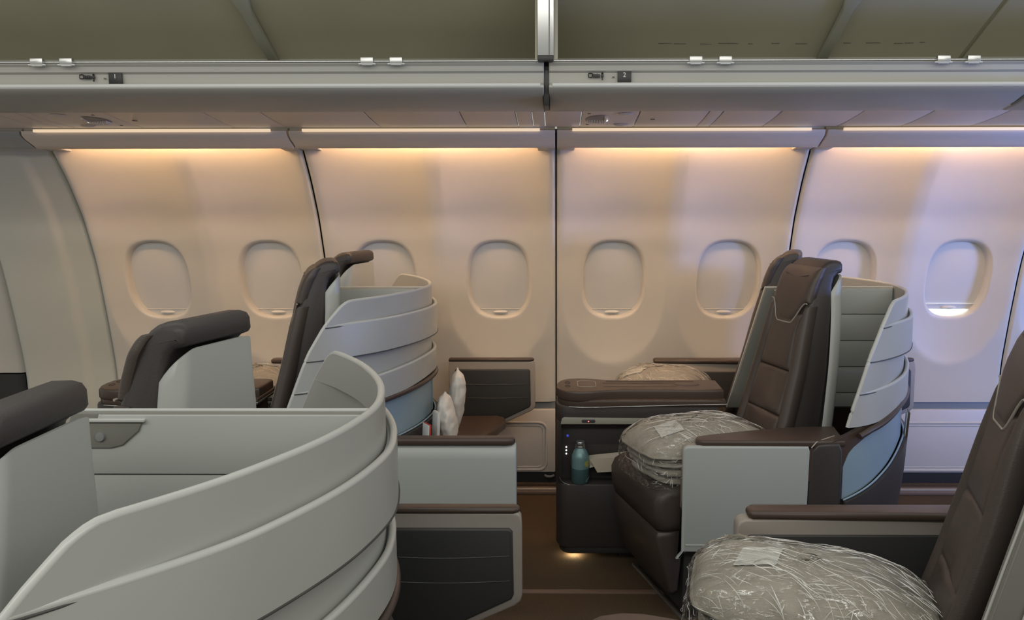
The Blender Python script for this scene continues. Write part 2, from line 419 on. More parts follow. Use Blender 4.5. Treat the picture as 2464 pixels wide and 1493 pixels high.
# ------------------------------------------------------------------ overhead bins
BG = 'row of overhead bins'
def overhead_bin(x0, x1, label, num, tagx, hinges, struts):
    e = empty('overhead_bin', ((x0 + x1) / 2, 3.2, 1.72), label, 'overhead bin', BG)
    cx = (x0 + x1) / 2
    def ch(o): o.location = (-cx, -3.2, -1.72); return o
    # trough: lip, underside, back
    pv = [(3.000, 1.858), (2.996, 1.850), (3.006, 1.842), (3.010, 1.826), (3.022, 1.820), (3.026, 1.790), (3.010, 1.784), (2.992, 1.779), (2.988, 1.770), (2.996, 1.762), (3.03, 1.748), (3.09, 1.730), (3.15, 1.718), (3.205, 1.712), (3.30, 1.725), (3.64, 1.80), (3.64, 1.86), (3.30, 1.84)]
    ch(extrude('trough', pv, x0, x1, 'bin', e, r=0.006, axis='x', ang=30))
    ch(tube('front_edge', [(x0 + 0.01, 2.998, 1.856), (x1 - 0.01, 2.998, 1.856)], 0.005, 'metal', e))
    ch(tube('lip', [(x0 + 0.012, 2.994, 1.777), (x1 - 0.012, 2.994, 1.777)], 0.0085, 'bin_lip', e, 10))
    pl = [(3.64, 1.82), (3.60, 1.90), (3.55, 1.945), (3.38, 2.02), (3.2, 2.10), (3.10, 2.16), (3.02, 2.24), (3.03, 2.25), (3.12, 2.17), (3.22, 2.11), (3.40, 2.035), (3.57, 1.96), (3.63, 1.91), (3.66, 1.82)]
    ch(extrude('liner', pl, x0, x1, 'bin_inner', e, r=0.002, axis='x', ang=50))
    ch(tube('liner_seam', [(x0 + 0.03, 3.545, 1.944), (x1 - 0.03, 3.545, 1.944)], 0.004, 'bin_strut', e, 6))
    for xe, d in ((x0, 1), (x1, -1)):
        if abs(xe + 0.03) > 0.2: continue
        ps = [(3.0, 1.86), (3.05, 2.2), (3.22, 2.11), (3.57, 1.96), (3.64, 1.86)]
        ch(extrude('end_wall', ps, min(xe, xe + d * 0.03), max(xe, xe + d * 0.03), 'bin_inner', e, r=0.003, axis='x'))
    for sx in struts:
        pts = [(3.545, 1.938), (3.38, 2.005), (3.24, 2.070), (3.19, 2.095), (3.10, 2.15)]
        V = []; F = []
        for (y, z), wv in zip(pts, (0.018, 0.018, 0.018, 0.028, 0.030)):
            V += [(sx - wv, y, z + 0.01), (sx - wv, y - 0.006, z - 0.014), (sx + wv, y - 0.006, z - 0.014), (sx + wv, y, z + 0.01)]
        for i in range(len(pts) - 1):
            for k in range(4): F.append((i * 4 + k, i * 4 + (k + 1) % 4, (i + 1) * 4 + (k + 1) % 4, (i + 1) * 4 + k))
        F += [(0, 1, 2, 3), (16, 17, 18, 19)]
        ch(mk('strut', V, F, 'bin_strut', e, bevel=0.003))
    for hx in hinges:
        h = box('hinge', hx - 0.021, hx + 0.021, 2.980, 2.996, 1.848, 1.868, 'metal', e, 0.002); ch(h)
        tube('pin', [(hx - 0.028, 2.984, 1.8465), (hx + 0.028, 2.984, 1.8465)], 0.0032, 'white', h, 6)
        box('leaf', hx - 0.018, hx + 0.018, 2.982, 2.988, 1.842, 1.852, 'white', h, 0.002)
    if tagx is not None:
        t = box('row_tag', tagx, tagx + 0.045, 3.0135, 3.019, 1.784, 1.824, 'tag_black', e, 0.001); ch(t)
        text('numeral', num, 0.021, 'white', t, (tagx + 0.0225, 3.0125, 1.812), (R(90), 0, 0))
        ix = tagx - 0.075
        ic = empty('pictogram', (0, 0, 0)); ic.parent = e; ch(ic)
        fr = rrect(ix - 0.022, ix - 0.009, 1.805, 1.818, 0.003, 3)
        tube('mark', [(x, 3.0145, z) for x, z in fr], 0.0018, 'tag_black', ic, 6, closed=True)
        for k in range(4): box('mark', ix - 0.007 + k * 0.006, ix - 0.002 + k * 0.006, 3.013, 3.018, 1.804, 1.817 - 0.001 * (k % 2), 'tag_black', ic, 0.0005)
        lathe('mark', [(0.001, 1.8155), (0.003, 1.8165), (0.0038, 1.8185), (0.003, 1.8205), (0.001, 1.8215)], 'tag_black', ic, 10, ix + 0.024, 3.0155)
        box('mark', ix + 0.020, ix + 0.028, 3.013, 3.018, 1.805, 1.8155, 'tag_black', ic, 0.001); box('mark', ix + 0.022, ix + 0.026, 3.013, 3.018, 1.796, 1.805, 'tag_black', ic, 0.001)
        box('sticker', tagx - 0.018, tagx - 0.010, 3.0165, 3.0185, 1.804, 1.808, 'psu_dark', ic, 0.0005)
    return e
overhead_bin(-2.5, -0.040, 'long open overhead bin marked 1 with olive lining', '1', -1.497, [-1.718, -1.620, -0.623, -0.527], [-1.10])
b2 = overhead_bin(-0.024, 1.565, 'open overhead bin marked 2 with scuffed olive lining', '2', 0.205, [0.459, 0.556, 1.269, 1.367], [1.03])
b3 = overhead_bin(1.585, 3.2, 'overhead bin at the right edge lit blue from below', '3', None, [1.9, 2.0], [2.4])
js = extrude('joint_strip', [(3.66, 1.82), (3.62, 1.90), (3.57, 1.947), (3.40, 2.022), (3.22, 2.102), (3.12, 2.162), (3.04, 2.242), (3.06, 2.26), (3.15, 2.18), (3.25, 2.12), (3.42, 2.045), (3.59, 1.97), (3.65, 1.92), (3.68, 1.82)], 1.54, 1.61, 'bin_inner', b3, r=0.002, axis='x', ang=50)
js.location = (-(1.585 + 3.2) / 2, -3.2, -1.72)
rs = random.Random(3); V = []; F = []
for k in range(16):
    x = 0.40 + 1.12 * rs.random(); l = rs.uniform(0.008, 0.03); y = 3.455 + rs.uniform(-0.004, 0.004); z = 1.9835 - 0.42 * (y - 3.46); o_ = len(V)
    if abs(x - 1.03) < 0.05: continue
    V += [(x - l, y, z), (x + l, y, z), (x + l * 0.6, y - 0.003, z + 0.0005), (x - l * 0.8, y - 0.004, z + 0.0006), (x - l, y, z + 0.003), (x + l, y, z + 0.003), (x + l * 0.6, y - 0.003, z + 0.0035), (x - l * 0.8, y - 0.004, z + 0.0036)]
    F += [tuple(o_ + q for q in f) for f in ((0, 1, 2, 3), (7, 6, 5, 4), (0, 4, 5, 1), (1, 5, 6, 2), (2, 6, 7, 3), (3, 7, 4, 0))]
sm = mk('scuff_marks', V, F, 'psu_dark', b2); sm.location = (-(-0.024 + 1.565) / 2, -3.2, -1.72); sm['kind'] = 'stuff'
po = box('bin_post', -0.062, -0.006, 2.975, 3.02, 1.858, 2.30, 'metal', None, 0.006); tag(po, 'brushed metal post between the two open overhead bins', 'post')
box('gap_filler', -0.0405, -0.0235, 3.03, 3.45, 1.715, 1.857, 'tag_black', po, 0.001)
box('post_foot', -0.060, -0.008, 2.972, 3.0, 1.852, 1.872, 'tag_black', po, 0.002)
box('post_fold', -0.024, -0.020, 2.972, 2.976, 1.873, 2.29, 'recess', po, 0.0008)

# passenger service panels under the bins
psu = empty('ceiling', (0, 3.36, 1.69), 'beige service panel strip below the overhead bins', 'panel', kind='structure')
def pc(o): o.location = (0, -3.36, -1.69); return o
PX = [-3.4, -2.6, -2.03, -1.95, -1.90, -1.63, -1.268, -1.062, -0.69, -0.347, -0.147, -0.088, -0.042, 0.093, 0.302, 0.55, 0.60, 0.808, 1.10, 1.35, 1.62, 2.0, 2.6, 3.2]
for a, b in zip(PX, PX[1:]):
    g = 0.0022
    pv = [(3.16, 1.7225), (3.28, 1.706), (3.40, 1.693), (3.525, 1.6835), (3.527, 1.70), (3.40, 1.71), (3.16, 1.74)]
    pc(extrude('service_panel', pv, a + g, b - g, 'psu', psu, r=0.0015, axis='x', ang=50))
pc(box('gap_back', -3.4, 3.2, 3.17, 3.53, 1.7405, 1.75, 'gap', psu, 0))
def zpsu(y): return lerp([(3.16, 1.7225), (3.28, 1.706), (3.40, 1.693), (3.525, 1.6835)], y)
def service_unit(cx, mirror):
    d = -1 if mirror else 1
    # air outlet: dished quarter with slats
    def dish(a, b):
        g = math.pi * (0.5 + a) ; r = 0.058 * b; x = cx - d * 0.0 + d * r * math.cos(g) * 1.15; y = 3.355 + r * math.sin(g) * 1.3
        return (x, y, zpsu(y) - 0.0015 - 0.006 * (1 - b * b) )
    v = pc(grid('air_outlet', dish, 16, 4, 'armbeige', psu))
    for k in range(10):
        x = cx - d * (0.004 + k * 0.006); h = 0.070 * (1 - (k / 11) ** 2) ** 0.5
        box('louvre', min(x, x + d * 0.0028), max(x, x + d * 0.0028), 3.355 - 0.2 * h, 3.355 + h, zpsu(3.38) - 0.010, zpsu(3.38) + 0.002, 'psu', v, 0.0008)
    tube('nozzle', [(cx + d * 0.008, 3.30, zpsu(3.3) - 0.004), (cx + d * 0.008, 3.42, zpsu(3.42) - 0.004)], 0.006, 'psu', v, 8)
    lathe('nozzle_light', [(0.001, -0.006), (0.006, -0.004), (0.006, 0.0)], 'spot_white', v, 12, 0, 0).location = (cx + d * 0.013, 3.36, zpsu(3.36) - 0.003)
    for yy in (3.26, 3.47):
        def lens(a, b, yy=yy):
            g = 2 * math.pi * a; r = 1 - b; y = yy + 0.018 * r * math.sin(g)
            return (cx + d * 0.075 + 0.030 * r * math.cos(g), y, zpsu(y) - 0.001 - 0.006 * (1 - r * r) ** 0.5)
        l = pc(grid('reading_light', lens, 24, 5, 'psu', psu))
        lathe('knob', [(0.0005, -0.002), (0.006, -0.0015), (0.006, 0.001)], 'psu_dark', l, 12).location = (cx - d * 0.055, yy, zpsu(yy))
service_unit(0.175, False)
service_unit(-1.74, True)
for cx in (0.36, -1.58):
    pc(tube('call_ring', [(cx + 0.007 * math.cos(g), 3.36 + 0.014 * math.sin(g), zpsu(3.36) - 0.001) for g in [2 * math.pi * k / 16 for k in range(16)]], 0.0012, 'psu_dark', psu, 6, closed=True))

# ------------------------------------------------------------------ seat
XF = [(0.40, -0.318), (0.44, -0.304), (0.55, -0.264), (0.65, -0.233), (0.80, -0.194), (0.93, -0.166), (1.02, -0.144), (1.08, -0.127), (1.12, -0.112), (1.15, -0.096), (1.17, -0.077)]
WID = [(0.40, 0.175), (0.65, 0.160), (0.80, 0.149), (0.92, 0.136), (1.0, 0.125), (1.08, 0.114), (1.19, 0.104)]
def wz(z): return lerp(WID, z)
def pad(name, yf, zf, m, parent, d0=0.014, r=0.016, bulge=0.004, back=0.02, nu=18, nv=18, puck=0.0, seed=0):
    """soft pad on the backrest: yf(a,b), zf(a,b) give the outline"""
    def sp(t): return 0.5 - 0.5 * math.cos(math.pi * t)
    def dist(a, b):
        w_ = abs(yf(1, b) - yf(0, b)); h_ = abs(zf(a, 1) - zf(a, 0))
        return min(a * w_, (1 - a) * w_, b * h_, (1 - b) * h_)
    def fn(a, b):
        a, b = sp(a), sp(b); y, z = yf(a, b), zf(a, b); d = min(1, dist(a, b) / r)
        x = lerp(XF, z) - d0 * math.sqrt(max(0, 1 - (1 - d) ** 2)) - bulge * math.sin(math.pi * a) * math.sin(math.pi * b)
        if puck: x += puck * noise.noise(Vector((y * 9 + seed, z * 7, seed))) * d
        return (x, y, z)
    def bk(a, b):
        a, b = sp(a), sp(b); z = zf(a, b); return (lerp(XF, z) + back, yf(a, b), z)
    return grid(name, fn, nu, nv, m, parent, ang=180, th=bk)
def make_seat():
    e = empty('airline_seat', (0, 0, 0))
    prof = [(x, z) for z, x in XF] + [(-0.062, 1.180), (-0.045, 1.186), (-0.020, 1.187), (-0.006, 1.183), (0.0, 1.173), (0.0, 1.150), (-0.005, 1.143), (-0.022, 1.137), (-0.034, 1.126), (-0.042, 1.10), (-0.046, 1.05), (-0.051, 1.0), (-0.062, 0.90), (-0.073, 0.80), (-0.096, 0.65), (-0.116, 0.55), (-0.145, 0.44), (-0.16, 0.40)]
    extrude('backrest', prof, -0.1, 0.1, 'leather_side', e, r=0.016, seg=4, wfun=lambda z: wz(z) * 0.1 / 0.1, ang=60)
    REAR = [(0.46, -0.075), (0.55, -0.055), (0.66, -0.040), (0.80, -0.022), (0.87, -0.014), (1.0, -0.003), (1.08, 0.0), (1.14, 0.002)]
    def cv(a, b, off):
        t = -1 + 2 * a; u = abs(t); zt = 1.137 - 0.060 * max(0.0, (u - 0.45) / 0.55) ** 2.6; z = 0.46 + (zt - 0.46) * b
        wd = wz(z) + 0.003 - off; r = 0.026; x = lerp(REAR, z) - off
        if u <= 0.6: y = (wd - r) * u / 0.6
        else: g = (u - 0.6) / 0.4 * math.pi / 2; y = wd - r + r * math.sin(g); x -= 0.046 * (1 - math.cos(g))
        return (x, y if t > 0 else -y, z)
    grid('back_cover', lambda a, b: cv(a, b, 0.0), 36, 26, 'cover', e, ang=70, th=lambda a, b: cv(a, b, 0.006))
    # padded face: headrest with pointed lower edge, two bolsters, three centre panels
    def hz0(y): return 0.965 + 0.075 * sstep(0.04, 0.110, abs(y))
    hy = lambda a, b: (-1 + 2 * a) * (wz(1.05) - 0.001 - 0.02 * max(0, b - 0.75) * 2)
    hp = pad('headrest', hy, lambda a, b: hz0(hy(a, b)) + (1.163 - hz0(hy(a, b))) * b, 'leather', e, d0=0.014, r=0.03, bulge=0.004, nu=24, nv=20)
    pts = []
    for i in range(33):
        y = (-1 + 2 * i / 32) * (wz(1.05) - 0.001); z = hz0(y) - 0.001; pts.append((lerp(XF, z) - 0.011, y, z))
    tube('piping', pts, 0.0028, 'piping', hp, 6)
    tube('crease', [(lerp(XF, 1.135) - 0.0165 - 0.002 * (1 - (k / 8 - 1) ** 2), (-1 + k / 8) * 0.075, 1.135 - 0.008 * (1 - (k / 8 - 1) ** 2)) for k in range(17)], 0.0018, 'leather_side', hp, 6)
    for s in (-1, 1):
        def by(a, b, s=s):
            z = 0.43 + 0.60 * b; inn = lerp([(0.43, 0.125), (0.66, 0.112), (0.80, 0.100), (0.93, 0.086), (1.03, 0.104)], z); o = wz(z) + 0.003
            y0, y1 = (inn, o) if s > 0 else (-o, -inn)
            return y0 + (y1 - y0) * a
        pad('bolster', by, lambda a, b: 0.43 + 0.60 * b, 'leather', e, d0=0.013, r=0.03, bulge=0.006, back=0.032, nu=12, nv=30)
    def cy(a, b, z0, z1):
        z = z0 + (z1 - z0) * b; inn = lerp([(0.43, 0.127), (0.66, 0.114), (0.80, 0.102), (0.93, 0.088), (1.03, 0.10)], z); return (-1 + 2 * a) * inn
    for z0, z1, pk in ((0.43, 0.645, 0.012), (0.645, 0.80, 0.014), (0.80, 1.0, 0.006)):
        pad('back_panel', lambda a, b: cy(a, b, z0, z1), lambda a, b: z0 + (z1 - z0) * b, 'leather', e, d0=0.012, r=0.014, bulge=0.003, nu=20, nv=16, puck=pk, seed=z0 * 10)
    # seat pan, leg rest, plinth
    sc = [(-0.24, 0.47), (-0.45, 0.462), (-0.62, 0.465), (-0.70, 0.462), (-0.735, 0.445), (-0.75, 0.415), (-0.748, 0.36), (-0.735, 0.315), (-0.70, 0.305), (-0.24, 0.305)]
    extrude('seat_cushion', sc, -0.232, 0.232, 'leather', e, r=0.035, seg=5, ang=60)
    lr = [(-0.735, 0.31), (-0.742, 0.29), (-0.70, 0.10), (-0.685, 0.09), (-0.66, 0.10), (-0.64, 0.31)]
    extrude('leg_rest', lr, -0.225, 0.225, 'leather', e, r=0.015, seg=3, ang=60)
    pb = [(-0.63, 0.0), (-0.65, 0.06), (-0.64, 0.31), (-0.10, 0.31), (-0.08, 0.0)]
    p = extrude('plinth', pb, -0.225, 0.225, 'black', e, r=0.006, seg=2)
    box('edge_strip', -0.655, -0.645, -0.23, 0.23, 0.0, 0.012, 'metal', p, 0.002)
    return e
seat0 = make_seat()
YW, YC = 3.44, 1.432
YAW = R(16)
seats = [(-0.795, YW - 0.23, 1, 'aisle seat of the first row at the window side, seen edge on'), (-0.805, YW + 0.23, -1, 'window seat of the first row, only its headrest showing'),
         (0.983, YW - 0.23, 1, 'brown leather aisle seat facing the bottle console, holding a wrapped blanket'), (1.02, YW + 0.24, -1.1, 'window seat of the second row, mostly hidden behind the slatted divider'),
         (-0.642, YC + 0.23, -1, 'centre seat with grey back shell behind the near divider'), (-0.646, YC - 0.34, 0.0, 'nearest seat, dark headrest cut off by the left edge'),
         (1.035, YC + 0.23, -1, 'large brown leather seat cut off by the right edge')]
for i, (x, y, sg, lab) in enumerate(seats):
    o = seat0 if i == 0 else copy_tree(seat0)
    o.location = (x, y, 0); o.rotation_euler = (0, 0, sg * YAW); o.scale = (1, 1, 0.98 if sg == 0 else 1); tag(o, lab, 'seat', 'business class seats')

# ------------------------------------------------------------------ privacy shell of a seat pair
PLAN = [(0, 0), (0.1, -0.010), (0.2, -0.033), (0.3, -0.070), (0.4, -0.118), (0.5, -0.182), (0.57, -0.238), (0.62, -0.290), (0.655, -0.345), (0.675, -0.40), (0.686, -0.46), (0.69, -0.53), (0.69, -0.62)]
def cr(P, n=8):
    out = []
    for i in range(len(P) - 1):
        p0 = P[i - 1] if i > 0 else (-P[1][0], P[1][1]); p1, p2 = P[i], P[i + 1]; p3 = P[i + 2] if i + 2 < len(P) else (2 * p2[0] - p1[0], 2 * p2[1] - p1[1])
        for k in range(n):
            t = k / n; q = []
            for c in (0, 1):
                q.append(0.5 * (2 * p1[c] + (p2[c] - p0[c]) * t + (2 * p0[c] - 5 * p1[c] + 4 * p2[c] - p3[c]) * t * t + (3 * p1[c] - p0[c] - 3 * p2[c] + p3[c]) * t ** 3))
            out.append(tuple(q))
    out.append(P[-1]); return out
FINE = cr(PLAN); ARC = [0.0]
for a, b in zip(FINE, FINE[1:]): ARC.append(ARC[-1] + math.hypot(b[0] - a[0], b[1] - a[1]))
TY = list(zip(ARC, [p[0] for p in FINE])); TX = list(zip(ARC, [p[1] for p in FINE]))
def plan(s, off=0.0):
    """signed arc length -> local (x, y), offset outward"""
    a = abs(s); x, y = lerp(TX, a), lerp(TY, a)
    x2, y2 = lerp(TX, a + 0.004), lerp(TY, a + 0.004); x1, y1 = lerp(TX, max(0, a - 0.004)), lerp(TY, max(0, a - 0.004))
    if a < 0.004: tx, ty = 0.0, 1.0
    else: tx, ty = x2 - x1, y2 - y1
    l = math.hypot(tx, ty) or 1; nx, ny = ty / l, -tx / l
    x += nx * off; y += ny * off
    return (x, y if s >= 0 else -y)
def s_of_dx(dx): return lerp([(-x, a) for x, a in zip([p[1] for p in FINE], ARC)], -dx)
FRONT = [(0.40, -0.40), (0.672, -0.388), (0.73, -0.371), (0.784, -0.351), (0.883, -0.315), (0.909, -0.304), (0.985, -0.263), (1.01, -0.246), (1.03, -0.231), (1.047, -0.218), (1.057, -0.207), (1.062, -0.198), (1.064, -0.185)]
def s_end(z): return s_of_dx(lerp(FRONT, z))
BND = [(1.064, 1.064), (0.985, 0.985), (0.885, 0.880), (0.808, 0.778), (0.735, 0.672)]   # (rear z, front z) of the band joints
def zb(i, t): t = sstep(0.0, 1.0, abs(t)); return BND[i][0] + (BND[i][1] - BND[i][0]) * t
OFFS = [0.000, 0.020, -0.004, 0.014]
def make_shell(ext=0.0):
    e = empty('privacy_shell', (0, 0, 0))
    for i in range(4):
        th = 0.013; ov = 0.006
        def pos(a, b, off, i=i, ov=ov):
            t = -1 + 2 * a
            zt = zb(i, t) + (0 if i == 0 else (0.004 if OFFS[i] > 0 else -0.001)); z0 = zb(i + 1, t) + 0.0015 - (ov if OFFS[i] > OFFS[min(i + 1, 3)] else 0) * (1 - abs(t))
            # top of each band rounds off toward its front end
            bb = b if i else 1 - (1 - b) ** 1.6
            z = z0 + (zt - z0) * bb
            s = t * s_end(z); fade = 1 - sstep(0.55, 1.0, abs(t))
            x, y = plan(s, OFFS[i] * fade + off); return (x, y, z)
        nu, nv = 96, 10
        o = grid('shell_band', lambda a, b: pos(a, b, 0.0), nu, nv, 'shell', e, ang=40, th=lambda a, b: pos(a, b, -th))
        rim = [pos(k / 96, 1, -th / 2) for k in range(97)]
        fr1 = [pos(0, k / 10, -th / 2) for k in range(11)]; fr2 = [pos(1, k / 10, -th / 2) for k in range(11)]
        if i < 3:
            jn = []
            for k in range(97):
                p0 = pos(k / 96, 0, 0.0008); jn.append((p0[0], p0[1], p0[2] - 0.0012))
            tube('band_joint', jn, 0.0019, 'seam', o, 6)
        tube('band_edge', fr1 + rim[1:-1] + list(reversed(fr2)), 0.0069, 'shell_edge', o, 8)
    # divider between the two seats: olive core and slats on both faces
    core = [(-0.012, 0.58), (-0.012, 1.058), (-0.509 - ext, 1.058), (-0.646 - ext, 0.58)]
    d = extrude('divider', core, -0.014, 0.014, 'olive', e, r=0.003)
    tube('divider_edge', [(-0.012, 0, 1.059), (-0.509 - ext, 0, 1.059), (-0.646 - ext, 0, 0.58)], 0.0042, 'shell_edge', d, 8)
    zs = [1.057, 0.955, 0.851, 0.747, 0.643, 0.586]
    xe = lambda z: -0.455 - ext + (1.061 - z) * (-0.139 / 0.473)
    for sd in (-1, 1):
        for z1, z0 in zip(zs, zs[1:]):
            pl = [(-0.02, z0 + 0.0014), (-0.02, z1 - 0.0014), (xe(z1), z1 - 0.0014), (xe(z0), z0 + 0.0014)]
            extrude('slat', pl, min(sd * 0.012, sd * 0.022), max(sd * 0.012, sd * 0.022), 'slat', d, r=0.0016, seg=2)
        tube('slat_edge', [(xe(1.057), sd * 0.020, 1.056), (xe(0.586), sd * 0.020, 0.586)], 0.0030, 'shell_edge', d, 6)
    hk = [(-0.475, 1.047), (-0.385, 1.047), (-0.392, 1.030), (-0.42, 1.006), (-0.44, 1.001), (-0.482, 1.001)]
    h = extrude('hook_pocket', hk, -0.026, -0.020, 'olive', e, r=0.002)
    box('ledge', -0.478, -0.380, -0.031, -0.020, 1.046, 1.051, 'shell_edge', h, 0.0015)
    b_ = lathe('hook_button', [(0.001, 0.0), (0.007, 0.0005), (0.008, 0.003), (0.008, 0.006)], 'recess', h, 16); b_.rotation_euler = (R(-90), 0, 0); b_.location = (-0.455, -0.031, 1.021)
    # dark base, sweeping shoulder, blue panels, pocket rim
    def base(a, b, off):
        t = -1 + 2 * a; s = t * s_of_dx(-0.545)
        zt = lerp([(0, 0.733), (0.5, 0.715), (0.75, 0.675), (0.86, 0.640), (0.93, 0.615), (1.0, 0.600)], abs(t)); z = 0.03 + (zt - 0.03) * b
        x, y = plan(s, off - (0.02 * (1 - sstep(0.0, 0.12, b)))); return (x, y, z)
    grid('base_shell', lambda a, b: base(a, b, -0.010), 80, 10, 'leather_side', e, ang=50, th=lambda a, b: base(a, b, -0.024))
    tr = []
    for k in range(8, 73):
        a = k / 80; t = -1 + 2 * a; x, y, z = base(a, 1.0, 0.010); tr.append((x, y, z - 0.014))
    tube('shoulder_trim', tr, 0.0105, 'brown_plastic', e, 8)
    sF = s_of_dx(-0.40)
    def zlo(t): return lerp([(0, 0.565), (0.5, 0.552), (0.8, 0.49), (1.0, 0.437)], t)
    def zhi(t): return lerp([(0, 0.718), (0.5, 0.702), (0.7, 0.682), (0.82, 0.656), (0.90, 0.632), (0.96, 0.604), (0.985, 0.58), (1.0, 0.545)], t)
    sB = s_of_dx(-0.545)
    for sd in (-1, 1):
        def sh(a, b, off, sd=sd):
            s_ = sB * (0.45 + 0.55 * a); t = s_ / sB; zt = lerp([(0, 0.733), (0.5, 0.715), (0.75, 0.675), (0.86, 0.640), (0.93, 0.615), (1.0, 0.600)], t)
            lo = zhi(min(1.0, s_ / sF)) if s_ < sF else 0.50
            lo = min(lo, zt - 0.008); x, y = plan(sd * s_, off); return (x, y, lo + (zt - lo) * b)
        grid('shoulder', lambda a, b: sh(a, b, -0.004), 50, 4, 'brown_plastic', e, ang=60, th=lambda a, b: sh(a, b, -0.014))
        def bl(a, b, off, sd=sd):
            t = 0.02 + 0.98 * a; s = sd * t * sF; z = zlo(t) + (zhi(t) - zlo(t)) * b; x, y = plan(s, off); return (x, y, z)
        p = grid('blue_panel', lambda a, b: bl(a, b, -0.003), 40, 6, 'blue', e, ang=60, th=lambda a, b: bl(a, b, -0.014))
        tube('panel_rim', [bl(k / 40, 0, 0.006) for k in range(41)], 0.0034, 'blue', p, 8)
    def pk(a, b, off):
        t = -1 + 2 * a; s = t * sF; z = 0.30 + (zlo(abs(t)) - 0.004 - 0.30) * b; x, y = plan(s, off - 0.02 * (1 - b) ** 2); return (x, y, z)
    grid('pocket', lambda a, b: pk(a, b, 0.020), 60, 6, 'leather_side', e, ang=60, th=lambda a, b: pk(a, b, 0.008))
    return e
shell0 = make_shell()
shells = [(-0.492, YW, 'grey ribbed privacy shell round the first row window seats, holding white bags'), (1.325, YW, 'grey ribbed privacy shell round the second row seats, lit blue at its right side'),
          (-0.294, YC, 'largest grey privacy shell in the left foreground with flowing bands'), (1.505, YC, 'divider edge of the privacy shell in the bottom right corner')]
for i, (x, y, lab) in enumerate(shells):
    o = shell0 if i == 0 else make_shell(0.16) if i == 3 else copy_tree(shell0)
    o.location = (x, y, 0); tag(o, lab, 'privacy shell', 'privacy shells')

# ------------------------------------------------------------------ side armrests
def make_arm(outer, wide):
    """outer=-1: outside face toward -y; wide: the pad flares inward toward the seat back"""
    e = empty('side_armrest', (0, 0, 0)); s = outer
    Y = lambda a, b: (min(a * s, b * s), max(a * s, b * s))
    pl = [(0.0, 0.262), (-0.012, 0.248), (-0.018, 0.238), (-0.008, 0.236), (0.012, 0.262), (0.40, 0.262), (0.402, 0.42), (0.405, 0.60), (0.40, 0.616), (0.015, 0.617), (0.004, 0.612), (0.0, 0.60)]
    extrude('outer_panel', pl, *Y(0.012, 0.034), 'armgrey', e, r=0.007, seg=4, ang=50)
    tube('lower_line', [(0.012, s * 0.034, 0.287), (0.40, s * 0.034, 0.287)], 0.0022, 'shell_edge', e, 6)
    zt = 0.612 if wide else 0.641
    ca = [(0.0, 0.40), (0.0, zt - 0.02), (0.006, zt - 0.006), (0.02, zt), (0.46 if wide else 0.62, zt), (0.46 if wide else 0.62, 0.40)]
    extrude('inner_frame', ca, *Y(-0.03, 0.019), 'armbeige', e, r=0.006, ang=50)
    bl = rrect(0.022, 0.45 if wide else 0.61, 0.28, 0.604 if not wide else 0.58, 0.012)
    extrude('inner_pad', bl, *Y(-0.036, -0.010), 'black', e, r=0.004, ang=50)
    if wide:
        tp = [(0.050, -0.030 * s), (0.044, -0.010 * s), (0.048, 0.014 * s), (0.062, 0.026 * s), (0.43, 0.029 * s), (0.52, 0.020 * s), (0.54, -0.16 * s), (0.42, -0.155 * s), (0.22, -0.10 * s), (0.10, -0.055 * s)]
        extrude('arm_pad', tp, 0.610, 0.634, 'brown_plastic', e, r=0.008, seg=4, axis='z', ang=60)
    else:
        tp = [(0.036, -0.030 * s), (0.028, -0.018 * s), (0.028, 0.012 * s), (0.040, 0.028 * s), (0.63, 0.028 * s), (0.63, -0.045 * s), (0.25, -0.036 * s)]
        extrude('arm_pad', tp, 0.639, 0.661, 'brown_plastic', e, r=0.009, seg=4, axis='z', ang=60)
    eb = [(0.400, 0.24), (0.404, 0.42), (0.408, 0.60), (0.43, 0.622), (0.50, 0.625), (0.51, 0.60), (0.51, 0.24)]
    extrude('end_block', eb, *Y(-0.02, 0.031), 'leather_side', e, r=0.008, ang=50)
    if wide: tube('pad_seam', [(0.408, s * 0.033, 0.612), (0.425, s * 0.028, 0.630), (0.46, s * 0.004, 0.6345), (0.50, -s * 0.03, 0.6345)], 0.0020, 'piping', e, 6)
    return e
arm_near = make_arm(-1, True); arm_far = make_arm(1, False)
tag(arm_near, 'pale grey aisle armrest panel with brown pad beside the wrapped blanket', 'armrest', 'side armrests'); arm_near.location = (0.408, YW - 0.655, 0)
tag(arm_far, 'wall side armrest with brown top behind the second row divider', 'armrest', 'side armrests'); arm_far.location = (0.425, YW + 0.625, 0)
a2 = copy_tree(arm_far, (0.435, YC + 0.64, 0)); tag(a2, 'long brown topped armrest with black inner pad in the lower right', 'armrest', 'side armrests')
a3 = copy_tree(arm_far, (-1.36, YW + 0.625, 0)); tag(a3, 'wall side armrest of the first row, glimpsed between two seats', 'armrest', 'side armrests')

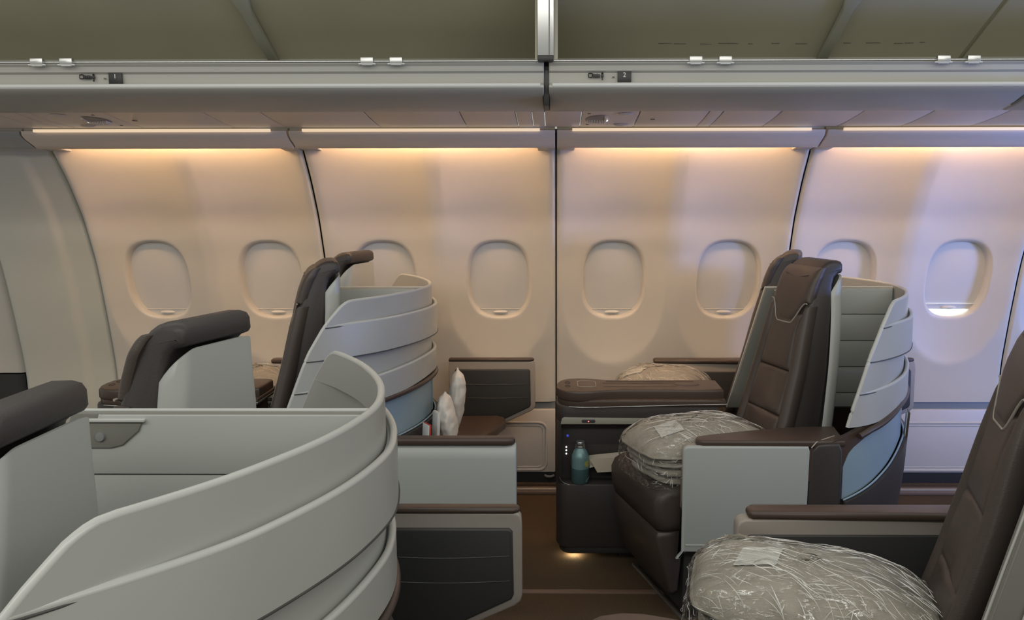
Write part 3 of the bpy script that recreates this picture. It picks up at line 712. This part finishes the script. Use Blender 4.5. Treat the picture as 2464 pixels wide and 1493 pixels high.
# ------------------------------------------------------------------ ottoman wings
def make_wing(pad_side):
    """panel beside a footrest: local x from -0.40 (shell) to 0 (free end), z real; pad on pad_side"""
    e = empty('ottoman_wing', (0, 0, 0)); s = pad_side
    Y = lambda a, b: (min(a * s, b * s), max(a * s, b * s))
    def outline(i):
        p = [(-0.40 + i, 0.36 - 0.02), (-0.40 + i, 0.655 - i), (-0.010 - i, 0.655 - i), (-0.002 - i, 0.645 - i), (-i, 0.62), (-i, 0.445), (-0.004 - i, 0.43 + i * 0.3), (-0.018 - i, 0.418 + i * 0.7), (-0.145, 0.360 + i), (-0.165, 0.345 + i), (-0.172, 0.33 + i * 0.5)]
        return p
    extrude('wing_frame', outline(0.0), *Y(-0.016, 0.016), 'armgrey' if False else 'armbeige', e, r=0.006, ang=50)
    o = [(-0.372, 0.342), (-0.372, 0.612), (-0.366, 0.618), (-0.030, 0.618), (-0.022, 0.61), (-0.020, 0.45), (-0.026, 0.438), (-0.15, 0.378), (-0.19, 0.342)]
    p = extrude('wing_pad', o, *Y(0.010, 0.024), 'black', e, r=0.006, ang=50)
    for z in (0.55, 0.487): tube('stitch', [(-0.36 + 0.33 * k / 10, s * 0.0245, z - 0.006 * math.sin(math.pi * k / 10)) for k in range(11)], 0.0012, 'seam', p, 6)
    tp = [(-0.40, -0.019), (-0.40, 0.019), (-0.02, 0.019), (-0.008, 0.012), (-0.004, 0.0), (-0.008, -0.012), (-0.02, -0.019)]
    extrude('top_strip', tp, 0.652, 0.668, 'brown_plastic', e, r=0.007, seg=3, axis='z', ang=60)
    return e
wg = make_wing(-1)
tag(wg, 'black padded wing panel by the wall beside the brown footrest', 'side panel', 'footrest wing panels'); wg.location = (-0.098, YW + 0.60, 0)
w2 = copy_tree(wg, (-0.083, YC + 0.63, 0)); tag(w2, 'black padded wing panel at bottom centre with chamfered grey rim', 'side panel', 'footrest wing panels')
# second-row outlines behind the shell at right
w3 = copy_tree(wg, (1.66, YW + 0.60, 0)); tag(w3, 'thin dark wing panel edge behind the blue lit shell', 'side panel', 'footrest wing panels')
def make_outer_wing():
    e = empty('ottoman_wing', (0, 0, 0))
    pf = [(-0.020, 0.25), (-0.020, 0.575), (-0.016, 0.600), (-0.004, 0.618), (0.012, 0.624), (0.022, 0.618), (0.026, 0.600), (0.026, 0.25)]
    extrude('wing_frame', pf, -0.42, 0.0, 'armgrey', e, r=0.006, axis='x', ang=50)
    tp = [(-0.42, -0.016), (-0.42, 0.030), (-0.03, 0.030), (-0.010, 0.020), (-0.004, 0.006), (-0.010, -0.010), (-0.03, -0.016)]
    extrude('top_strip', tp, 0.618, 0.644, 'brown_plastic', e, r=0.010, seg=4, axis='z', ang=60)
    return e
w4 = make_outer_wing(); w4.location = (-0.128, YW - 0.68, 0); tag(w4, 'smooth pale grey wing panel with brown top strip facing the aisle', 'side panel', 'footrest wing panels')
# footrests
def make_ottoman():
    e = empty('footrest', (0, 0, 0))
    top = [(-0.38, -0.17), (-0.38, 0.20), (-0.16, 0.21), (-0.125, 0.18), (-0.12, 0.15), (-0.20, -0.15), (-0.22, -0.175)]
    extrude('cushion', top, 0.345, 0.405, 'brown_plastic', e, r=0.022, seg=4, axis='z', ang=60)
    box('support', -0.36, -0.20, -0.12, 0.15, 0.06, 0.345, 'black', e, 0.01)
    box('foot', -0.37, -0.19, -0.13, 0.16, 0.0, 0.06, 'recess', e, 0.008)
    return e
ot = make_ottoman(); ot.location = (-0.11, YW + 0.36, 0); tag(ot, 'brown leather footrest cushion before the black padded wing', 'footrest', 'footrests')

# ------------------------------------------------------------------ centre consoles
def make_console():
    e = empty('centre_console', (0, 0, 0))
    # body with a niche on the near face
    H = 0.115
    outl = [(0.62, H - 0.03), (0.20, H - 0.02), (0.10, H), (0.06, H - 0.005), (0.02, H - 0.035), (0.004, H - 0.07), (0.0, H - 0.11), (0.0, -0.035), (0.62, -0.035)]
    extrude('body', outl, 0.05, 0.615, 'leather_side', e, r=0.004, seg=2, axis='z', ang=50)
    f1 = [(0.0, -0.03), (0.0, -H + 0.07), (0.004, -H + 0.045), (0.016, -H + 0.016), (0.03, -H + 0.005), (0.045, -H), (0.62, -H), (0.62, -0.03)]
    extrude('upper_shell', f1, 0.548, 0.615, 'leather_side', e, r=0.004, seg=2, axis='z', ang=50)
    extrude('lower_shell', f1, 0.05, 0.305, 'leather_side', e, r=0.004, seg=2, axis='z', ang=50)
    pst = [(0.0, -0.03), (0.0, -H + 0.07), (0.004, -H + 0.045), (0.010, -H + 0.028), (0.020, -H + 0.012), (0.020, -0.03)]
    extrude('front_post', pst, 0.303, 0.55, 'leather_side', e, r=0.002, seg=2, axis='z', ang=50)
    tube('pocket_rim', [(0.012 + 0.115 * k / 12, -H - 0.001 + 0.004 * math.sin(math.pi * k / 12), 0.335 - 0.034 * math.sin(math.pi * k / 12) ** 0.5) for k in range(13)], 0.0014, 'metal', e, 6)
    extrude('remote_strip', [(0.018, 0.549), (0.022, 0.566), (0.030, 0.572), (0.58, 0.566), (0.58, 0.545), (0.018, 0.545)], -H - 0.004, -H + 0.004, 'remote_strip', e, r=0.0015, seg=2)
    rc = extrude('remote_latch', rrect(0.098, 0.150, 0.5515, 0.5635, 0.005, 3), -H - 0.006, -H - 0.002, 'black', e, r=0.001, seg=2)
    lathe('indicator', [(0.0003, -0.0025), (0.0022, -0.001), (0.0022, 0.001)], 'red_led', rc, 10).location = (0.124, -H - 0.006, 0.557)
    # armrest top: broad round head, narrower beam with finger grooves, flared tail
    half = [(0.0, 0.0), (0.004, 0.045), (0.018, 0.085), (0.045, 0.113), (0.085, 0.125), (0.125, 0.122), (0.165, 0.108), (0.20, 0.094), (0.26, 0.088), (0.36, 0.088), (0.42, 0.090), (0.52, 0.094), (0.60, 0.094), (0.645, 0.085)]
    top = [(x, y) for x, y in half] + [(x, -y) for x, y in reversed(half[1:])]
    tp = extrude('arm_top', top, 0.630, 0.676, 'brown_plastic', e, r=0.011, seg=4, axis='z', ang=60)
    low = [(x + 0.004, y * 0.98) for x, y in half]; lo = low + [(x, -y) for x, y in reversed(low[1:])]
    lo2 = [(x if x < 0.08 else x, (H + 0.006) * (1 if y > 0 else -1) if x > 0.05 else y) for x, y in lo]
    extrude('arm_skirt', lo2, 0.612, 0.640, 'brown_plastic', e, r=0.006, seg=3, axis='z', ang=60)
    tl = [p for p in lo2]
    tube('silver_trim', [(x, y * 1.02, 0.612 + 0.012 * sstep(0.05, 0.65, x)) for x, y in tl], 0.0022, 'metal', e, 6, closed=True)
    tube('bezel', [(x, y, 0.6775) for x, y in rrect(0.085, 0.155, -0.055, 0.055, 0.016)], 0.0016, 'armbeige', tp, 6, closed=True)
    extrude('touch_pad', rrect(0.087, 0.153, -0.053, 0.053, 0.015), 0.670, 0.6775, 'brown_plastic', tp, r=0.001, seg=2, axis='z')
    for yy in (-0.036, 0.028): tube('button_ring', [(0.045 + 0.010 * math.cos(g), yy + 0.018 * math.sin(g), 0.6765) for g in [2 * math.pi * k / 16 for k in range(16)]], 0.0011, 'black', tp, 6, closed=True)
    for yy, xa, xb in ((-0.045, 0.185, 0.47), (0.02, 0.185, 0.50), (0.055, 0.20, 0.55)): tube('groove', [(xa, yy, 0.6765), (xb, yy, 0.6765)], 0.004, 'black', tp, 6, flat=0.35)
    extrude('latch_dish', [(0.515 + 0.05 * math.cos(2 * math.pi * k / 20), 0.0 + 0.03 * math.sin(2 * math.pi * k / 20)) for k in range(20)], 0.670, 0.6785, 'leather', tp, r=0.002, seg=2, axis='z')
    # foot and courtesy lamp
    ft = [(x, y) for x, y in outl[:7]] + [(0.0, -H + 0.07), (0.004, -H + 0.045), (0.016, -H + 0.016), (0.03, -H + 0.005), (0.045, -H), (0.62, -H)]
    extrude('foot', [(0.012 + x * 0.97, y * 0.94) for x, y in ft], 0.022, 0.052, 'black', e, r=0.004, seg=2, axis='z')
    box('floor_plate', 0.25, 0.58, -0.08, 0.06, 0.0, 0.022, 'black', e, 0.002)
    lathe('courtesy_lamp', [(0.002, 0.014), (0.020, 0.016), (0.024, 0.022)], 'lamp_white', e, 16, 0.07, -0.065)
    return e
con = make_console(); con.location = (0.0, YW - 0.02, 0); tag(con, 'dark console with brown rounded armrest holding the green bottle', 'console', 'centre consoles')
c2 = copy_tree(con, (-1.80, YW, 0)); tag(c2, 'brown rounded console end left of the first row seat back', 'console', 'centre consoles')
c3 = copy_tree(con, (0.030, YC - 0.058, 0)); tag(c3, 'brown console tip peeking over the bottom frame edge', 'console', 'centre consoles')

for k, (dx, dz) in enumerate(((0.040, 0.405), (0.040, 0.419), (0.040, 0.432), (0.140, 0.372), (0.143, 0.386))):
    d_ = lathe('niche_dot', [(0.0004, -0.0015), (0.0035, -0.001), (0.0035, 0.001)], 'spot_white', con, 10); d_.rotation_euler = (R(-90), 0, 0); d_.location = (dx, -0.038, dz)  # small white emissive discs set on the niche wall
d_ = lathe('niche_dot', [(0.0004, -0.0015), (0.005, -0.001), (0.005, 0.001)], 'blue_led', con, 10); d_.rotation_euler = (R(-90), 0, 0); d_.location = (0.045, -0.038, 0.478)

# ------------------------------------------------------------------ loose things
BX, BY = 0.094, YW - 0.02 - 0.088
bt = empty('bottle', (BX, BY, 0.3055), 'green aluminium water bottle with silver cap in the console niche', 'bottle')
lathe('bottle_body', [(0.030, 0.0), (0.033, 0.003), (0.0345, 0.010), (0.0345, 0.100), (0.0330, 0.108), (0.024, 0.130), (0.0175, 0.138), (0.0165, 0.142)], 'bottle', bt)
lathe('bottle_print', [(0.0340, 0.004), (0.0350, 0.008), (0.0350, 0.058), (0.0347, 0.060)], 'bottle_dark', bt)
lathe('neck_ring', [(0.0175, 0.139), (0.0195, 0.141), (0.0195, 0.145), (0.0175, 0.147)], 'cap', bt)
lathe('cap', [(0.0165, 0.146), (0.018, 0.148), (0.018, 0.160), (0.0165, 0.164), (0.004, 0.1645)], 'cap', bt)
lm = grid('fruit_print', lambda a, b: (0.0353 * math.cos(-0.75 + (a - 0.5) * 0.75 * math.sin(math.pi * b)), 0.0353 * math.sin(-0.75 + (a - 0.5) * 0.75 * math.sin(math.pi * b)), 0.066 + 0.030 * b), 10, 10, 'lemon', bt)
pe = empty('paper_envelope', (0.19, YW - 0.095, 0.335), 'cream folded paper tucked behind the seat cushion beside the bottle', 'paper')
mk('sheet', [(-0.06, -0.02, 0.03), (0.12, -0.02, 0.085), (0.12, 0.03, 0.085), (-0.06, 0.03, 0.066), (-0.06, -0.018, 0.028), (0.12, -0.018, 0.083), (0.12, 0.03, 0.083), (-0.06, 0.03, 0.064)], [(0, 1, 2, 3), (4, 7, 6, 5), (0, 4, 5, 1), (1, 5, 6, 2), (2, 6, 7, 3), (3, 7, 4, 0)], 'paper', pe)
mk('flap', [(-0.06, -0.021, 0.066), (0.12, -0.021, 0.075), (0.06, -0.022, 0.018), (-0.03, -0.022, 0.012), (-0.06, -0.019, 0.066), (0.12, -0.019, 0.075), (0.06, -0.020, 0.018), (-0.03, -0.020, 0.012)], [(0, 1, 2, 3), (7, 6, 5, 4), (0, 4, 5, 1), (1, 5, 6, 2), (2, 6, 7, 3), (3, 7, 4, 0)], 'paper', pe)

def blanket_pack(name, loc, L, W, H, label, tilt=0.0, seed=0, yaw=0.0, slip_u=-0.55, slip_v=-0.25, ncrease=150):
    """folded quilt and pillow in clear plastic; local x length (front is -x), origin bottom centre"""
    e = empty(name, loc, label, 'blanket', 'plastic wrapped bedding packs'); e.rotation_euler = (0, tilt, yaw)
    K = 4.6
    def sup(g, k=K):
        c, s_ = math.cos(g), math.sin(g); return math.copysign(abs(c) ** (2 / k), c), math.copysign(abs(s_) ** (2 / k), s_)
    def slab(nm, z0, z1, l, w, dx, dy, m, sd, amp=0.006):
        def P(a, b):
            cx, sy = sup(2 * math.pi * a); v = -math.pi / 2 + math.pi * b; r = max(0.0, math.cos(v)) ** 0.30; zz = math.sin(v)
            x, y = dx + l * cx * r, dy + w * sy * r; z = (z0 + z1) / 2 + (z1 - z0) / 2 * math.copysign(abs(zz) ** 0.8, zz)
            z += amp * noise.noise(Vector((x * 10 + sd, y * 10, sd))); q = amp * 1.2 * noise.noise(Vector((x * 14, y * 14 + sd, z * 22)))
            return (x + q * cx, y + q * sy, z)
        return grid(nm, P, 60, 18, m, e, ang=180)
    hq = [0.0, 0.17, 0.33, 0.44, 0.54]
    for i in range(4):
        slab('quilt_fold', H * hq[i], H * hq[i + 1] + 0.004, L * (0.90 + 0.025 * i), W * (0.93 + 0.02 * ((i * 7 + seed) % 3)), 0.008 * math.sin(i * 2.1 + seed) + L * 0.02, 0.004 * math.cos(i * 1.7), 'textile', seed + i * 3.7)
    slab('quilt_lining', H * 0.50, H * 0.60, L * 0.985, W * 0.975, 0.0, 0.0, 'textile_teal', seed + 9, 0.007)
    def dome(x, y, grow=0.0):
        r = min(1.0, (abs(x / (L + grow)) ** K + abs(y / (W + grow)) ** K) ** (1 / K))
        h = (max(0.0, 1 - r ** 3.0)) ** 0.62
        # fuller toward the back of the pack, falling away at the tail
        return H * 0.57 + (H * 0.43 + grow) * h * (1.0 - 0.10 * (x / L) ** 2) + 0.008 * h * noise.noise(Vector((x * 7 + seed, y * 8, 1))) + 0.0035 * noise.noise(Vector((x * 30, y * 30, seed)))
    def pil(a, b):
        cx, sy = sup(2 * math.pi * a); x, y = L * cx * b, W * sy * b; return (x, y, dome(x, y))
    pl = grid('pillow', pil, 72, 26, 'textile', e, ang=180, th=lambda a, b: (pil(a, b)[0], pil(a, b)[1], H * 0.56))
    tube('pillow_hem', [(x * 1.004, y * 1.004, z - 0.001) for x, y, z in [pil(k / 72, 1.0) for k in range(72)]], 0.0050, 'textile', pl, 8, closed=True)
    def slip(a, b):
        x = L * slip_u + 0.085 * (a - 0.5) + 0.02 * (b - 0.5); y = W * slip_v + 0.10 * (b - 0.5); return (x, y, dome(x, y) + 0.0040)
    grid('paper_slip', slip, 10, 10, 'label', e)
    G = 0.005
    def film(a, b):
        g = 2 * math.pi * a; cx, sy = sup(g)
        if b < 0.62:
            r = b / 0.62; x, y = (L + G) * cx * r, (W + G) * sy * r; z = dome(x, y, G) + 0.002; n_ = Vector((0, 0, 1))
        else:
            t = (b - 0.62) / 0.38; bulge = 1 + 0.010 * math.sin(math.pi * t); x, y = (L + G) * cx * bulge, (W + G) * sy * bulge
            z = (H * 0.57 + 0.002) * (1 - t) + 0.001; n_ = Vector((cx, sy, 0)).normalized()
        q = Vector((x * 22 + seed, y * 26, z * 26)); c_ = abs(noise.noise(q)) + 0.5 * abs(noise.noise(q * 2.1))
        d = 0.0075 * c_ * (0.4 + 0.6 * min(1.0, b / 0.5))
        if cx < -0.9: d += 0.012 * abs(noise.noise(Vector((g * 9, b * 12, seed))))
        return (x + n_.x * d, y + n_.y * d, max(0.001, z + n_.z * d))
    grid('plastic_film', film, 180, 80, 'wrap', e, ang=180)
    # sharp pleats of the film, white strands standing in for their specular glints
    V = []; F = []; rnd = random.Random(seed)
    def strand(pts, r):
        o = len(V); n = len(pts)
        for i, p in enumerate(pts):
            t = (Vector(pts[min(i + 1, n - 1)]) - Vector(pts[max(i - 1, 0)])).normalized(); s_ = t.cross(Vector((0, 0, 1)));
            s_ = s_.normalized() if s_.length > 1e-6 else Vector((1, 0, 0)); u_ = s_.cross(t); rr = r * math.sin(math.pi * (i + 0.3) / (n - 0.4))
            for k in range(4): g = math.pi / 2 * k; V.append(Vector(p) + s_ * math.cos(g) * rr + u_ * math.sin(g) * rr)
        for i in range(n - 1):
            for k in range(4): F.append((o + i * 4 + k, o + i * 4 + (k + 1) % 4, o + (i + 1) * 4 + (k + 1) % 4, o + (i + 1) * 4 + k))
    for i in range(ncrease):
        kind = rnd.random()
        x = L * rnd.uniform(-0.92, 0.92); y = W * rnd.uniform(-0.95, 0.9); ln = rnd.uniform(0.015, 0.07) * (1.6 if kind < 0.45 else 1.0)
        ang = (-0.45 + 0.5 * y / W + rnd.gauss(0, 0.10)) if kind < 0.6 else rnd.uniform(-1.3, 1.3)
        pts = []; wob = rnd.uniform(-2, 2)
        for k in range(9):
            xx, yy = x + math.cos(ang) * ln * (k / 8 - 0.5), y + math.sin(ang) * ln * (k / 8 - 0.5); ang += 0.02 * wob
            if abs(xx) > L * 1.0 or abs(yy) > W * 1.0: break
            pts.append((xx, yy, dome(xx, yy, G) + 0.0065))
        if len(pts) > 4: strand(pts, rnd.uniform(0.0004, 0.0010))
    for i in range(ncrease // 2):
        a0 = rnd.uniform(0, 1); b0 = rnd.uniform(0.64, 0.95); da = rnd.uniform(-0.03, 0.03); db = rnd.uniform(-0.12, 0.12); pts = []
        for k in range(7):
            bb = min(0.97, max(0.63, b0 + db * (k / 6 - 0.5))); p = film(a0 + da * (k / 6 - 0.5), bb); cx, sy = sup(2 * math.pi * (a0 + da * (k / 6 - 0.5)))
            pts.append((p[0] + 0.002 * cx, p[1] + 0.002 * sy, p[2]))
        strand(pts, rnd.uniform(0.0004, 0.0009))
    o = mk('film_pleat_glints', V, F, 'pleat_glint', e, ang=180); o['kind'] = 'stuff'
    return e
blanket_pack('blanket_pack', (0.490, YW - 0.45, 0.462), 0.24, 0.165, 0.185, 'plastic wrapped blanket on the aisle seat beside the bottle console', 0.0, 1, R(20))
blanket_pack('blanket_pack', (0.470, YW + 0.40, 0.462), 0.21, 0.165, 0.195, 'plastic wrapped blanket on the window seat behind the brown console', 0.0, 5, R(-16), ncrease=60)
blanket_pack('blanket_pack', (0.535, YC + 0.335, 0.466), 0.255, 0.180, 0.185, 'large plastic wrapped blanket in the lower right foreground', 0.10, 8, R(-12), slip_u=-0.5, slip_v=0.0, ncrease=260)
blanket_pack('blanket_pack', (-1.30, YW + 0.40, 0.462), 0.21, 0.165, 0.195, 'sliver of plastic wrapped blanket between the first row seats', 0.0, 11, R(-16), ncrease=40)

# bags and booklets in the pocket behind the first row
def bag(loc, w, d, h, label, seed, tilt):
    e = empty('plastic_bag', loc, label, 'bag', 'white bags in the seat pocket'); e.rotation_euler = (0, 0, tilt)
    def fn(a, b):
        g = 2 * math.pi * a; z = h * b
        ww = lerp([(0, 0.55), (0.12, 0.85), (0.45, 1.0), (0.75, 0.86), (0.88, 0.60), (0.945, 0.22), (0.965, 0.12), (1.0, 0.10)], b)
        q = 1 + 0.16 * noise.noise(Vector((math.cos(g) * 1.6 + seed, math.sin(g) * 1.6, b * 5))) + 0.08 * noise.noise(Vector((math.cos(g) * 4, math.sin(g) * 4 + seed, b * 9)))
        return (d * ww * q * math.cos(g) + 0.012 * math.sin(b * 3 + seed), w * ww * q * math.sin(g) + 0.02 * b * math.sin(seed), z)
    grid('bag_body', fn, 36, 36, 'bag_white', e, ang=180)
    return e
bag((-0.422, YW - 0.10, 0.475), 0.062, 0.036, 0.185, 'crumpled white plastic bag nearest the red booklet', 2.0, -0.1)
bag((-0.408, YW + 0.06, 0.475), 0.062, 0.036, 0.255, 'taller crumpled white plastic bag behind the other one', 5.3, 0.05)
def booklet(name, y, z0, h, wd, m, label, dx, rot):
    e = empty(name, (dx, y, z0), label, 'booklet', 'booklets in the seat pocket'); e.rotation_euler = (0, 0.06, rot)
    box('cover', -0.004, 0.004, -wd / 2, wd / 2, 0, h, m, e, 0.001); box('pages', -0.006, 0.002, -wd / 2 + 0.001, wd / 2 + 0.003, 0.002, h - 0.002, 'white', e, 0.0005)
    return e
bk = booklet('booklet', YW - 0.285, 0.47, 0.115, 0.055, 'red_print', 'thin red booklet standing in the seat pocket', -0.478, 0.55)
box('print_block', 0.0035, 0.0046, -0.018, 0.018, 0.02, 0.05, 'tag_black', bk, 0.0003); box('print_line', 0.0035, 0.0046, -0.018, 0.008, 0.085, 0.088, 'paper', bk, 0.0003)
booklet('booklet', YW - 0.30, 0.50, 0.14, 0.06, 'brown_plastic', 'brown booklet in the pocket behind the blue lit shell', 1.268, -0.30)
booklet('booklet', YW - 0.205, 0.47, 0.14, 0.06, 'label', 'white card between the red booklet and the white bags', -0.455, 0.45)
